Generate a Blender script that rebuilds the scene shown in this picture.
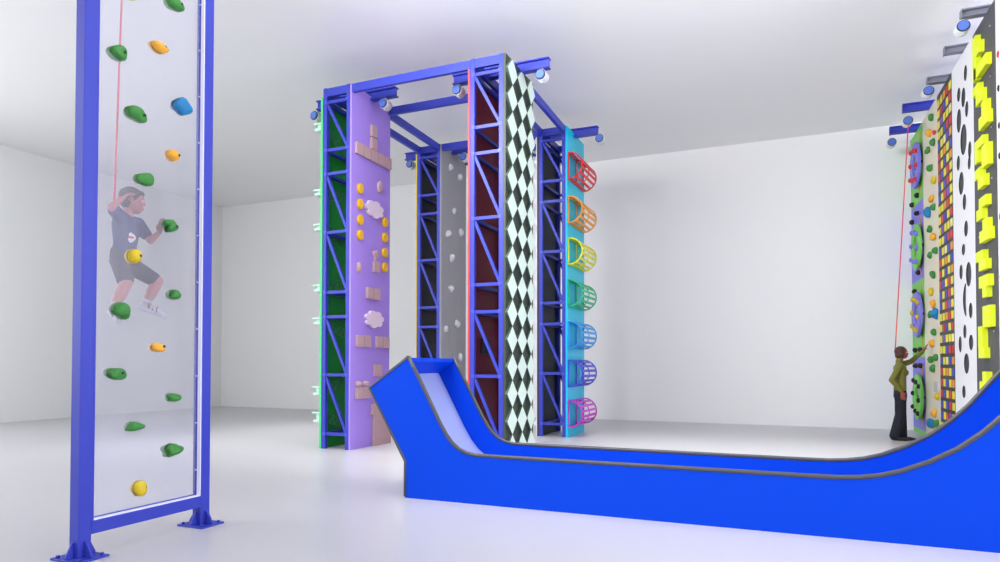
import bpy, bmesh, math, random
from mathutils import Vector, Matrix, Euler
from mathutils.geometry import delaunay_2d_cdt
PI = math.pi
for o in list(bpy.data.objects):
    bpy.data.objects.remove(o)
S = bpy.context.scene
COL = S.collection
random.seed(7)

# ------------------------------------------------------------------ camera
cam = bpy.data.cameras.new('camera')
cam.sensor_fit = 'HORIZONTAL'; cam.sensor_width = 36.0
cam.lens = 656.1 * 36.0 / 1000.0
cam.shift_x = 0.0
cam.shift_y = (351.24 - 281.0) / 1000.0
cam.clip_end = 200
co = bpy.data.objects.new('camera', cam); COL.objects.link(co)
co.location = (0, 0, 1.45)
co.rotation_euler = (PI / 2 + 0.0192, -0.0009, 0.402)
S.camera = co

# ------------------------------------------------------------------ world, exposure
w = bpy.data.worlds.new('world'); S.world = w; w.use_nodes = True
w.node_tree.nodes['Background'].inputs[0].default_value = (0.8, 0.85, 1, 1)
w.node_tree.nodes['Background'].inputs[1].default_value = 0.3
S.view_settings.view_transform = 'Standard'
S.view_settings.look = 'None'
S.view_settings.gamma = 1
S.view_settings.use_curve_mapping = False
S.view_settings.exposure = 0.19

# ------------------------------------------------------------------ added hall lights
def area(name, loc, sx, sy, power, spread=180, rot=(0, 0, 0), col=(1, 1, 1)):
    l = bpy.data.lights.new(name, 'AREA'); l.shape = 'RECTANGLE'
    l.size = sx; l.size_y = sy; l.energy = power; l.spread = math.radians(spread); l.color = col
    o = bpy.data.objects.new(name, l); COL.objects.link(o)
    o.location = loc; o.rotation_euler = rot
    return o
def aim(a, b):
    d = Vector(b) - Vector(a)
    return d.to_track_quat('-Z', 'Y').to_euler()
# added downlight without a fitting: narrow beam straight down, so the floor stays dim close to the walls
area('added_floor_beam', (-3.6, 10.2, 6.72), 15, 6.0, 150, spread=34, col=(1.0, 0.99, 0.98))
# added soft fill along the windowless wall behind the camera
area('added_wall_fill', (-4.5, -6.85, 3.5), 20, 5.2, 230, rot=(math.radians(90), 0, 0), col=(0.97, 0.98, 1))
area('added_wall_fill', (7.9, 7.2, 3.6), 8.5, 4.6, 900, rot=(math.radians(90), 0, math.radians(90)), col=(0.99, 0.98, 1))  # added fill at the right wall, which has no window
area('added_overhead_fill', (-4.5, 4.0, 6.5), 4, 1.6, 520, spread=130, rot=aim((-4.5, 4.0, 6.5), (2.7, 13.0, 3.0)), col=(1, 0.99, 0.98))  # added unseen light aimed to brighten the right-hand panels
area('added_wall_fill', (-17.4, 0.5, 3.6), 12, 4.6, 600, rot=(math.radians(90), 0, math.radians(-90)), col=(0.98, 1, 0.99))  # added fill at the left wall, no window built there
# added wide-beam fills under the near half of the ceiling, out of view
area('added_overhead_fill', (-3.0, -1.5, 6.7), 6, 2.5, 25, rot=(math.radians(15), 0, 0), col=(1, 0.99, 1))
area('added_overhead_fill', (4.5, 1.0, 6.7), 2.5, 4, 15, rot=(math.radians(15), math.radians(10), 0), col=(1, 0.99, 1))
area('added_overhead_fill', (-12.0, 1.0, 6.7), 5, 3, 260, rot=aim((-12.0, 1.0, 6.7), (-13.0, 15.0, 3.5)), col=(0.98, 1, 1))  # added to lift the left end of the back wall

# ------------------------------------------------------------------ materials
MATS = {}
def mat(name, c, rough=0.5, metal=0.0, spec=0.5, coat=0.0, bump=0.0, bscale=40.0, var=0.0, vscale=6.0):
    if name in MATS: return MATS[name]
    m = bpy.data.materials.new(name); m.use_nodes = True
    n = m.node_tree.nodes; L = m.node_tree.links; b = n['Principled BSDF']
    b.inputs['Base Color'].default_value = (*c, 1)
    b.inputs['Roughness'].default_value = rough
    b.inputs['Metallic'].default_value = metal
    b.inputs['Specular IOR Level'].default_value = spec
    b.inputs['Coat Weight'].default_value = coat
    tc = n.new('ShaderNodeTexCoord')
    if var > 0:
        t = n.new('ShaderNodeTexNoise'); t.inputs['Scale'].default_value = vscale; t.inputs['Detail'].default_value = 4
        L.new(tc.outputs['Object'], t.inputs['Vector'])
        r = n.new('ShaderNodeMapRange'); r.inputs[3].default_value = 1 - var; r.inputs[4].default_value = 1 + var
        L.new(t.outputs['Fac'], r.inputs[0])
        mx = n.new('ShaderNodeVectorMath'); mx.operation = 'SCALE'; mx.inputs[0].default_value = c
        L.new(r.outputs[0], mx.inputs['Scale']); L.new(mx.outputs[0], b.inputs['Base Color'])
    if bump > 0:
        t2 = n.new('ShaderNodeTexNoise'); t2.inputs['Scale'].default_value = bscale; t2.inputs['Detail'].default_value = 3
        L.new(tc.outputs['Object'], t2.inputs['Vector'])
        bp = n.new('ShaderNodeBump'); bp.inputs['Strength'].default_value = bump; bp.inputs['Distance'].default_value = 0.01
        L.new(t2.outputs['Fac'], bp.inputs['Height']); L.new(bp.outputs[0], b.inputs['Normal'])
    MATS[name] = m
    return m
def s2l(r, g, b):
    f = lambda v: (v / 255 / 12.92) if v <= 10 else ((v / 255 + 0.055) / 1.055) ** 2.4
    return (f(r), f(g), f(b))
M_floor = mat('floor_resin', (0.55, 0.545, 0.57), 0.32, spec=0.35, var=0.015, vscale=0.4)
M_wall = mat('wall_paint', (0.89, 0.89, 0.895), 0.8, var=0.01, vscale=0.5)
M_ceil = mat('ceiling_satin', (0.91, 0.91, 0.915), 0.28, spec=0.7)
M_blue = mat('periwinkle_steel', s2l(50, 62, 178), 0.42, spec=0.4)
M_bluelt = mat('pale_blue_plate', s2l(66, 78, 205), 0.4)
M_slide = mat('slide_blue', s2l(0, 68, 214), 0.5, spec=0.12)
M_slidebed = mat('slide_bed', s2l(150, 160, 208), 0.35)
M_rail = mat('rail_grey', s2l(72, 74, 80), 0.35, spec=0.5)
M_purple = mat('purple_panel', s2l(168, 140, 236), 0.55, spec=0.3)
M_block = mat('mauve_block', s2l(190, 160, 166), 0.6, bump=0.2)
M_coin = mat('coin_yellow', s2l(238, 190, 10), 0.4)
M_cloud = mat('cloud_lilac', s2l(228, 212, 232), 0.6)
M_green = mat('green_panel', s2l(14, 168, 46), 0.6)
M_greenedge = mat('mint_edge', s2l(80, 214, 130), 0.5)
M_mint = mat('mint_girder', s2l(196, 236, 214), 0.5)
M_latt = mat('pale_lattice', s2l(90, 150, 105), 0.6)
M_maroon = mat('maroon_panel', s2l(156, 28, 40), 0.6)
M_red = mat('red_edge', s2l(238, 60, 60), 0.5)
M_black = mat('black_panel', s2l(48, 50, 54), 0.55)
M_yellowedge = mat('yellow_edge', s2l(226, 206, 80), 0.5)
M_grey = mat('grey_panel', s2l(142, 142, 148), 0.6, bump=0.3, bscale=25, var=0.05, vscale=3)
M_palehold = mat('pale_grey_hold', s2l(196, 196, 200), 0.6, bump=0.2)
M_checkdark = mat('checker_dark', s2l(52, 62, 54), 0.5)
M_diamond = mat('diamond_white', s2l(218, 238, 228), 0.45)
M_diashade = mat('diamond_side_shaded', s2l(74, 94, 82), 0.5)  # shade on the diamond sides put into a darker colour
M_cyan = mat('cyan_panel', s2l(0, 204, 240), 0.4)
M_white = mat('white_panel', s2l(236, 236, 240), 0.45)
M_casing = mat('white_casing', s2l(222, 222, 228), 0.35)
M_bluedisc = mat('belay_blue', s2l(84, 118, 206), 0.4)
M_dark = mat('dark_rubber', s2l(26, 26, 30), 0.6)
M_steelgrey = mat('grey_bracket', s2l(126, 128, 140), 0.4, metal=0.2)
M_beige = mat('beige_panel', s2l(226, 220, 196), 0.6, bump=0.15, bscale=60)
M_pgreen = mat('lime_panel', s2l(118, 204, 84), 0.5)
M_pblue = mat('violet_blue_panel', s2l(124, 118, 224), 0.5)
M_tet = mat('acid_yellow', s2l(226, 240, 30), 0.5)
M_tetback = mat('charcoal_panel', s2l(74, 74, 78), 0.6)
M_red2 = mat('red_hold', s2l(214, 42, 50), 0.45)
M_hgreen = mat('green_hold', s2l(52, 132, 50), 0.55, bump=0.5, bscale=60, var=0.12, vscale=25)
M_hyellow = mat('yellow_hold', s2l(214, 186, 24), 0.55, bump=0.5, bscale=60, var=0.08, vscale=25)
M_horange = mat('orange_hold', s2l(232, 166, 44), 0.55, bump=0.5, bscale=60, var=0.08, vscale=25)
M_hblue = mat('blue_hold', s2l(10, 120, 178), 0.55, bump=0.5, bscale=60, var=0.08, vscale=25)
M_hlilac = mat('lilac_hold', s2l(190, 184, 200), 0.6)
M_rope = mat('red_rope', s2l(226, 70, 90), 0.6)
M_gasket = mat('white_gasket', s2l(226, 226, 244), 0.4)
M_bolt = mat('bolt_steel', (0.6, 0.62, 0.68), 0.3, metal=0.8)
M_skin = mat('skin_light', s2l(188, 124, 118), 0.6)
M_skin2 = mat('skin_brown', s2l(150, 72, 56), 0.55)
M_hair = mat('hair_dark', s2l(54, 44, 42), 0.7, bump=0.6, bscale=90)
M_hair2 = mat('hair_chestnut', s2l(72, 38, 30), 0.6, bump=0.6, bscale=90)
M_shirt = mat('navy_shirt', s2l(50, 58, 104), 0.8, bump=0.3, bscale=30)
M_shorts = mat('dark_shorts', s2l(52, 52, 68), 0.8, bump=0.3, bscale=30)
M_shoe = mat('shoe_grey', s2l(196, 194, 200), 0.6)
M_shoed = mat('shoe_dark', s2l(60, 58, 66), 0.6)
M_sweater = mat('olive_sweater', s2l(112, 112, 44), 0.8, bump=0.4, bscale=40)
M_trouser = mat('navy_trousers', s2l(14, 17, 34), 0.8, bump=0.3, bscale=30)
M_eye = mat('eye_white', s2l(230, 230, 228), 0.3)
M_lip = mat('lip', s2l(150, 60, 56), 0.5)
def glass_mat():
    m = bpy.data.materials.new('clear_acrylic'); m.use_nodes = True
    n = m.node_tree.nodes; L = m.node_tree.links; n.remove(n['Principled BSDF'])
    out = n['Material Output']
    tr = n.new('ShaderNodeBsdfTransparent'); tr.inputs[0].default_value = (0.93, 0.93, 0.97, 1)
    df = n.new('ShaderNodeBsdfTranslucent'); df.inputs[0].default_value = (0.9, 0.9, 0.97, 1)
    d2 = n.new('ShaderNodeBsdfDiffuse'); d2.inputs[0].default_value = (0.9, 0.9, 0.97, 1)
    hz = n.new('ShaderNodeMixShader'); hz.inputs[0].default_value = 0.5
    L.new(df.outputs[0], hz.inputs[1]); L.new(d2.outputs[0], hz.inputs[2])
    mx = n.new('ShaderNodeMixShader'); mx.inputs[0].default_value = 0.125
    L.new(tr.outputs[0], mx.inputs[1]); L.new(hz.outputs[0], mx.inputs[2])
    gl = n.new('ShaderNodeBsdfGlossy'); gl.inputs['Roughness'].default_value = 0.02
    fr = n.new('ShaderNodeFresnel'); fr.inputs[0].default_value = 1.22
    m2 = n.new('ShaderNodeMixShader'); L.new(fr.outputs[0], m2.inputs[0])
    L.new(mx.outputs[0], m2.inputs[1]); L.new(gl.outputs[0], m2.inputs[2])
    L.new(m2.outputs[0], out.inputs[0])
    return m
M_glass = glass_mat()

# ------------------------------------------------------------------ mesh helpers
class MB:
    def __init__(s): s.bm = bmesh.new()
    def box(s, x0, x1, y0, y1, z0, z1, mi=0):
        v = [s.bm.verts.new((x, y, z)) for x in (x0, x1) for y in (y0, y1) for z in (z0, z1)]
        for q in ((0, 1, 3, 2), (4, 6, 7, 5), (0, 4, 5, 1), (2, 3, 7, 6), (0, 2, 6, 4), (1, 5, 7, 3)):
            f = s.bm.faces.new([v[i] for i in q]); f.material_index = mi
        return s
    def bar(s, p, q, a, b=None, up=(0, 0, 1), mi=0):
        b = b or a; p = Vector(p); q = Vector(q); d = (q - p).normalized(); u = Vector(up)
        if abs(d.dot(u)) > 0.99: u = Vector((1, 0, 0))
        r = d.cross(u).normalized(); u = r.cross(d)
        vs = []
        for c in (p, q):
            vs.append([s.bm.verts.new(c + r * i * a / 2 + u * j * b / 2) for i, j in ((-1, -1), (1, -1), (1, 1), (-1, 1))])
        for k in range(4):
            f = s.bm.faces.new([vs[0][k], vs[0][(k + 1) % 4], vs[1][(k + 1) % 4], vs[1][k]]); f.material_index = mi
        s.bm.faces.new(vs[0][::-1]).material_index = mi; s.bm.faces.new(vs[1]).material_index = mi
        return s
    def cyl(s, p, q, r0, r1=None, n=20, mi=0, caps=True):
        r1 = r0 if r1 is None else r1; p = Vector(p); q = Vector(q); d = (q - p).normalized()
        u = Vector((0, 0, 1)) if abs(d.z) < 0.9 else Vector((1, 0, 0)); a = d.cross(u).normalized(); b = d.cross(a)
        R = []
        for c, r in ((p, r0), (q, r1)):
            R.append([s.bm.verts.new(c + (a * math.cos(t) + b * math.sin(t)) * r) for t in [2 * PI * i / n for i in range(n)]])
        for i in range(n):
            f = s.bm.faces.new([R[0][i], R[0][(i + 1) % n], R[1][(i + 1) % n], R[1][i]]); f.smooth = True; f.material_index = mi
        if caps:
            s.bm.faces.new(R[0][::-1]).material_index = mi; s.bm.faces.new(R[1]).material_index = mi
        return s
    def tube(s, pts, r, n=8, closed=False, mi=0):
        pts = [Vector(p) for p in pts]; N = len(pts); R = []
        for i, p in enumerate(pts):
            if closed: d = pts[(i + 1) % N] - pts[i - 1]
            else: d = pts[min(i + 1, N - 1)] - pts[max(i - 1, 0)]
            d.normalize(); u = Vector((0, 1, 0)) if abs(d.y) < 0.9 else Vector((1, 0, 0))
            a = d.cross(u).normalized(); b = d.cross(a)
            R.append([s.bm.verts.new(p + (a * math.cos(2 * PI * k / n) + b * math.sin(2 * PI * k / n)) * r) for k in range(n)])
        for i in range(N if closed else N - 1):
            for k in range(n):
                f = s.bm.faces.new([R[i][k], R[i][(k + 1) % n], R[(i + 1) % N][(k + 1) % n], R[(i + 1) % N][k]]); f.smooth = True; f.material_index = mi
        if not closed: s.bm.faces.new(R[0][::-1]); s.bm.faces.new(R[-1])
        return s
    def prism(s, poly, ax, t0, t1, mi=0, side=None):
        """polygon (2D, in the two axes other than ax) extruded along ax from t0 to t1"""
        side = mi if side is None else side
        def P(a, b, t):
            return {0: (t, a, b), 1: (a, t, b), 2: (a, b, t)}[ax]
        V = [[s.bm.verts.new(P(a, b, t)) for a, b in poly] for t in (t0, t1)]
        n = len(poly)
        s.bm.faces.new(V[0]).material_index = mi; s.bm.faces.new(V[1][::-1]).material_index = mi
        for i in range(n):
            s.bm.faces.new([V[0][i], V[0][(i + 1) % n], V[1][(i + 1) % n], V[1][i]]).material_index = side
        return s
    def holed(s, outer, holes, ax, t0, t1, mi=0, side=None):
        side = mi if side is None else side
        pts = [Vector(p) for p in outer]; loops = [list(range(len(outer)))]
        for h in holes:
            k = len(pts); pts += [Vector(p) for p in h]; loops.append(list(range(k, k + len(h))))
        edges = []
        for l in loops: edges += [(l[i], l[(i + 1) % len(l)]) for i in range(len(l))]
        vo, eo, fo, _, _, _ = delaunay_2d_cdt(pts, edges, [], 1, 1e-6)
        def inside(p, poly):
            c = False; j = len(poly) - 1
            for i in range(len(poly)):
                a, b = poly[i], poly[j]
                if (a[1] > p[1]) != (b[1] > p[1]) and p[0] < (b[0] - a[0]) * (p[1] - a[1]) / (b[1] - a[1]) + a[0]: c = not c
                j = i
            return c
        def P(a, b, t): return {0: (t, a, b), 1: (a, t, b), 2: (a, b, t)}[ax]
        V = [[s.bm.verts.new(P(v[0], v[1], t)) for v in vo] for t in (t0, t1)]
        for f in fo:
            c = sum((Vector(vo[i]) for i in f), Vector((0, 0))) / len(f)
            if inside(c, outer) and not any(inside(c, h) for h in holes):
                s.bm.faces.new([V[0][i] for i in f]).material_index = mi
                s.bm.faces.new([V[1][i] for i in f][::-1]).material_index = mi
        for l in loops:
            for i in range(len(l)):
                a, b = l[i], l[(i + 1) % len(l)]
                s.bm.faces.new([V[0][a], V[0][b], V[1][b], V[1][a]]).material_index = side
        return s
    def blob(s, c, r, seed=0, amp=0.18, sub=3, flat=None, mi=0):
        """irregular pebble: flat=(axis, value) clips it to the board it is bolted on"""
        rnd = random.Random(seed); c = Vector(c)
        g = bmesh.new(); bmesh.ops.create_icosphere(g, subdivisions=sub, radius=1)
        ks = [(Vector((rnd.gauss(0, 1), rnd.gauss(0, 1), rnd.gauss(0, 1))) * 1.3, rnd.random() * 6, amp * rnd.uniform(.3, 1)) for _ in range(4)]
        mp = {}
        for v in g.verts:
            d = 1 + sum(a * math.sin(k.dot(v.co) * 1.4 + p) for k, p, a in ks)
            p = Vector((v.co.x * r[0] * d, v.co.y * r[1] * d, v.co.z * r[2] * d)) + c
            if flat:
                ax, val, sg = flat
                if (p[ax] - val) * sg < 0: p[ax] = val
            mp[v.index] = s.bm.verts.new(p)
        for f in g.faces:
            q = s.bm.faces.new([mp[v.index] for v in f.verts]); q.smooth = True; q.material_index = mi
        g.free()
        return s
    def build(s, name, m, parent=None, bevel=0.0):
        me = bpy.data.meshes.new(name)
        bmesh.ops.remove_doubles(s.bm, verts=s.bm.verts, dist=1e-5)
        bmesh.ops.recalc_face_normals(s.bm, faces=s.bm.faces)
        s.bm.to_mesh(me); s.bm.free()
        for mm in (m if isinstance(m, (list, tuple)) else [m]): me.materials.append(mm)
        o = bpy.data.objects.new(name, me); COL.objects.link(o)
        if parent:
            o.parent = parent
            if parent_world(parent).length > 0: o.location = -parent_world(parent)
        if bevel:
            b = o.modifiers.new('bevel', 'BEVEL'); b.width = bevel; b.segments = 2; b.limit_method = 'ANGLE'
        return o
def parent_world(p):
    v = Vector((0, 0, 0))
    while p is not None: v = v + p.location; p = p.parent
    return v
def thing(name, label, cat, loc=(0, 0, 0), group=None):
    o = bpy.data.objects.new(name, None); COL.objects.link(o); o.location = loc; o.empty_display_size = 0.1
    return tag(o, label, cat, group)
def tag(o, label, cat, group=None):
    o['label'] = label; o['category'] = cat
    if group: o['group'] = group
    return o
def struct(o): o['kind'] = 'structure'; return o

# ------------------------------------------------------------------ the hall
XL, XR, YB, YF, ZC = -17.5, 8.0, 16.87, -7.0, 6.8
struct(MB().box(XL - .2, XR + .2, YF - .2, YB + .2, -0.2, 0).build('floor', M_floor))
struct(MB().box(XL - .2, XR + .2, YF - .2, YB + .2, ZC, ZC + .2).build('ceiling', M_ceil))
struct(MB().box(XL - .2, XL, YF - .2, YB + .2, 0, ZC).build('wall_left', M_wall))
struct(MB().box(XL - .2, XR + .2, YB, YB + .2, 0, ZC).build('wall_back', M_wall))
struct(MB().box(XR, XR + .2, YF - .2, YB + .2, 0, ZC).build('wall_right', M_wall))
struct(MB().box(XL - .2, XR + .2, YF - .2, YF, 0, ZC).build('wall_front', M_wall))

# ------------------------------------------------------------------ climbing towers
RZ = [0.255, 1.26, 2.25, 2.67, 3.70, 4.71, 5.12, 5.95]      # rungs
DIAG = [(5.95, 5.12), (4.71, 3.70), (3.70, 2.67), (2.25, 1.26), (1.26, 0.255)]
TW, TD, TH = 0.56, 1.20, 6.20
def ibeam(mb, p, q, w, h, t=0.02):
    """I-section along X from p to q (top at p.z)"""
    (x0, y, z), x1 = p, q[0]
    mb.box(x0, x1, y - w / 2, y + w / 2, z - t, z)
    mb.box(x0, x1, y - w / 2, y + w / 2, z - h, z - h + t)
    mb.box(x0, x1, y - t / 2, y + t / 2, z - h + t, z - t)
    return mb
def tower(name, label, x0, y0, rearlat=True):
    """x0,y0: near left corner"""
    t = thing(name, label, 'climbing tower', (x0 + TW / 2, y0 + TD / 2, 0), 'free-standing climbing towers')
    x1, y1 = x0 + TW, y0 + TD; p = 0.075
    for xa in (x0, x1 - p):
        for ya in (y0, y1 - p):
            MB().box(xa, xa + p, ya, ya + p, 0, TH).build('post', M_blue, t, 0.006)
    # rails at the top
    m = MB(); h = 0.15
    m.box(x0 + p, x1 - p, y0 + .005, y0 + p - .005, TH - h, TH - .01); m.box(x0 + p, x1 - p, y1 - p + .005, y1 - .005, TH - h, TH - .01)
    m.box(x0 + .005, x0 + p - .005, y0 + p, y1 - p, TH - h, TH - .01); m.box(x1 - p + .005, x1 - .005, y0 + p, y1 - p, TH - h, TH - .01)
    m.build('top_frame', M_blue, t)
    r = 0.05
    for ya, yb in ((y0 + .012, y0 + .012 + r), (y1 - .012 - r, y1 - .012)):
        ym = (ya + yb) / 2
        for z in RZ:
            MB().box(x0 + p, x1 - p, ya, yb, z - r / 2, z + r / 2).build('rung', M_blue, t)
        for za, zb in DIAG:
            MB().bar((x0 + p - .01, ym, za - .02), (x1 - p + .01, ym, zb + .02), r * .9, r * .9).build('diagonal_brace', M_blue, t)
    for xa in (x0 + .015, x1 - .015 - r):
        for z in RZ:
            MB().box(xa, xa + r, y0 + p, y1 - p, z - r / 2, z + r / 2).build('side_rung', M_blue, t)
    # pale joint plates with bolts at the rung ends
    for z in RZ:
        for xc in (x0 + p * .7, x1 - p * .7):
            m = MB().box(xc - .028, xc + .028, y0 - .006, y0, z - .028, z + .028).cyl((xc, y0 - .012, z), (xc, y0 - .004, z), .012, n=8)
            m.build('joint_plate', M_bluelt, t)
    # trolley girder across the top
    yb = y0 + 0.60 if y0 < 10 else y0 + 0.5
    gx0, gx1, gz = x0 - 0.59, x1 + 0.54, (6.28 if y0 < 10 else 6.27)
    ibeam(MB(), (gx0, yb, gz), (gx1, yb, gz), 0.13, 0.165).build('belay_girder', M_blue, t)
    return t, x0, x1, y0, y1, yb, gx0, gx1, gz
def belay(x, y, z, label, strap=True):
    """auto-belay drum hanging under a girder; z is the drum centre"""
    t = thing('auto_belay', label, 'auto belay', (x, y, z), 'auto-belay drums')
    MB().cyl((x, y - .07, z), (x, y + .09, z), .090, n=28).cyl((x, y + .09, z), (x, y + .12, z), .090, .055, n=28).build('housing', M_casing, t, .006)
    MB().cyl((x, y - .078, z), (x, y - .070, z), .083, n=28).build('dark_ring', M_dark, t)
    MB().cyl((x, y - .10, z), (x, y - .078, z), .066, .072, n=28).build('cover', M_bluedisc, t, .004)
    MB().box(x - .03, x + .03, y - .03, y + .03, z + .075, z + .11).build('hanger', M_casing, t)
    MB().box(x - .016, x + .016, y - .02, y + .03, z - .105, z - .08).build('nozzle', M_casing, t)
    return t

# --- tower 1: purple panel and green panel
t1, x0, x1, y0, y1, gy, gx0, gx1, gz = tower('climbing_tower', 'blue lattice tower with a purple blocks-and-clouds panel and a green side, leftmost of the four', -7.21, 9.15)
MB().box(x0 - .038, x0, y0 + .0, y1, 0.0, 6.04).build('green_panel', [M_green], t1)['label'] = 'dark green board'
MB().box(x0 - .04, x0, y0 - .012, y0, 0.0, 6.04).build('panel_edge', M_greenedge, t1)['label'] = 'bright mint edge strip'
tw = MB().box(x1, x1 + .03, y0, y1, 0.0, 6.19).build('purple_panel', M_purple, t1, .002)
px = x1 + .03
for (ya, yb, za, zb) in [(9.235, 9.455, 5.03, 5.24), (9.46, 9.68, 5.03, 5.24), (9.685, 9.90, 5.03, 5.24), (9.91, 10.13, 5.03, 5.24), (10.135, 10.33, 5.03, 5.24),
                         (9.685, 9.87, 5.245, 5.455), (9.685, 9.87, 5.465, 5.68),
                         (9.567, 9.775, 2.585, 2.79), (9.785, 9.99, 2.585, 2.79),
                         (9.275, 9.485, 1.735, 1.94), (9.495, 9.70, 1.735, 1.94), (9.87, 10.075, 1.735, 1.94), (10.085, 10.29, 1.735, 1.94),
                         (9.813, 10.043, 1.225, 1.443), (9.27, 9.475, 0.848, 1.05), (9.485, 9.69, 0.848, 1.05), (9.773, 9.955, 3.075, 3.27)]:
    MB().box(px, px + .05, ya + .005, yb - .005, za + .003, zb - .003).build('block_hold', M_block, tw, .006)
# slab, stepped at its upper left corner
MB().prism([(9.80, 0.0), (10.34, 0.0), (10.34, 0.725), (9.745, 0.745), (9.745, 0.55), (9.80, 0.55)], 0, px, px + .05).build('slab_hold', M_block, tw, .006)
for y, z in [(9.376, 4.457), (9.378, 4.19), (9.381, 3.92), (9.383, 3.656), (10.147, 4.029), (10.149, 3.75), (10.147, 3.472), (10.146, 3.205)]:
    n = 24
    MB().prism([(y + .075 * math.cos(2 * PI * i / n), z + .088 * math.sin(2 * PI * i / n)) for i in range(n)], 0, px, px + .05).build('round_hold', M_coin, tw, .008)
def cloudpoly(cy, cz, ry, rz, seed):
    pts = []; n = 7
    for k in range(120):
        a = 2 * PI * k / 120
        b = 0.80 + 0.28 * abs(math.sin(a * n / 2 + seed)) ** .6
        pts.append((cy + ry * b * math.cos(a), cz + rz * b * math.sin(a)))
    return pts
for cy, cz, s in ((9.80, 4.185, 0.3), (9.81, 2.235, 1.2)):
    MB().prism(cloudpoly(cy, cz, .265, .145, s), 0, px, px + .05).build('cloud_hold', M_cloud, tw, .006)
for y, z, w_, h_ in [(9.37, 1.105, .075, .06), (9.585, 1.105, .075, .06), (9.86, 3.38, .07, .09), (9.995, 4.64, .06, .13), (9.365, 3.09, .06, .10)]:
    MB().blob((px + .01, y, z), (.05, w_, h_), int(z * 100), .2, flat=(0, px, 1)).build('pebble_hold', M_block, tw)
# mint girder pieces standing off the outer green face, and their lattices on the board
for (za, zb) in [(5.50, 5.64), (4.37, 4.48), (3.76, 3.88), (2.70, 2.82), (2.13, 2.25), (0.91, 1.06), (0.44, 0.62)]:
    dz = random.uniform(-.12, .12)
    m = MB()
    xo = x0 - .038; ya_, yb_ = y0 + .04, y1 - .12
    m.prism([(ya_, za), (yb_, za + dz), (yb_, za + dz + .045), (ya_, za + .045)], 0, xo - .17, xo)
    m.prism([(ya_, zb - .03), (yb_, zb + dz - .03), (yb_, zb + dz), (ya_, zb)], 0, xo - .20, xo)
    m.prism([(ya_ + .03, za + .04), (yb_ - .03, za + dz + .04), (yb_ - .03, zb + dz - .02), (ya_ + .03, zb - .02)], 0, xo - .13, xo)
    m.build('girder_hold', M_mint, t1, .004)
xi = x0 + .006
for (ya, za, yb, zb) in [(9.23, 5.52, 9.75, 5.28), (9.23, 4.36, 9.80, 4.46), (9.25, 3.82, 9.75, 3.60), (9.25, 2.76, 9.80, 2.90), (9.25, 2.16, 9.82, 1.97), (9.23, 0.97, 9.82, 1.17), (9.23, 0.55, 9.82, 0.33)]:
    m = MB(); n = 8; w_ = .075; r = .011
    for s_ in (-1, 1): m.bar((xi, ya, za + s_ * w_), (xi, yb, zb + s_ * w_), .008, r)
    for k in range(n):
        a = k / n; b = (k + 1) / n; s_ = 1 if k % 2 else -1
        m.bar((xi, ya + (yb - ya) * a, za + (zb - za) * a + s_ * w_), (xi, ya + (yb - ya) * b, za + (zb - za) * b - s_ * w_), .008, r)
    m.build('lattice_strip', M_latt, t1)
belay(-7.83, gy, 6.01, 'auto-belay drum under the left end of the girder of the purple-panel tower')
belay(-6.345, gy, 6.01, 'auto-belay drum beside the purple panel, under the right girder end')

# --- tower 2: grey rock panel, black inside, yellow edge
t2, x0, x1, y0, y1, gy, gx0, gx1, gz = tower('climbing_tower', 'blue lattice tower with a plain grey rock panel, behind the purple and the maroon towers', -7.26, 12.44)
MB().box(x0 - .03, x0, y0, y1, 0, 6.04).build('black_panel', M_black, t2)
MB().box(x0 - .032, x0 - .0, y0 - .012, y0, 0, 6.04).build('panel_edge', M_yellowedge, t2)['label'] = 'yellow edge strip'
for k, z in enumerate([5.2, 4.45, 3.5, 2.9, 2.1, 1.4]):
    MB().blob((x0 - .04, y0 + .12, z), (.05, .06, .06), k, .2).build('climbing_hold', M_hyellow, t2)
m = MB()
for k in range(3): m.box(x1, x1 + .04, y0 + k * TD / 3 + .003, y0 + (k + 1) * TD / 3 - .003, 0, 6.19)
m.box(x1, x1 + .03, y0, y1, 0, 6.19)
gp = m.build('grey_panel', M_grey, t2)
for k, (y, z) in enumerate([(12.833, 5.783), (13.257, 5.686), (13.027, 4.862), (12.722, 4.295), (13.364, 4.44), (12.905, 3.791), (12.847, 3.097), (13.162, 2.334), (12.63, 2.211), (13.316, 1.615), (12.8, 1.2), (13.2, .7)]):
    MB().blob((x1 + .04, y, z), (.07, .075, .085), 40 + k, .2, flat=(0, x1 + .038, 1)).build('climbing_hold', M_palehold, gp)
belay(-7.72, gy, 6.0, 'auto-belay drum on the left end of the grey rock tower, small and far back')
belay(-6.36, gy, 6.0, 'auto-belay drum right of the grey rock panel, just left of the maroon tower')

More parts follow.
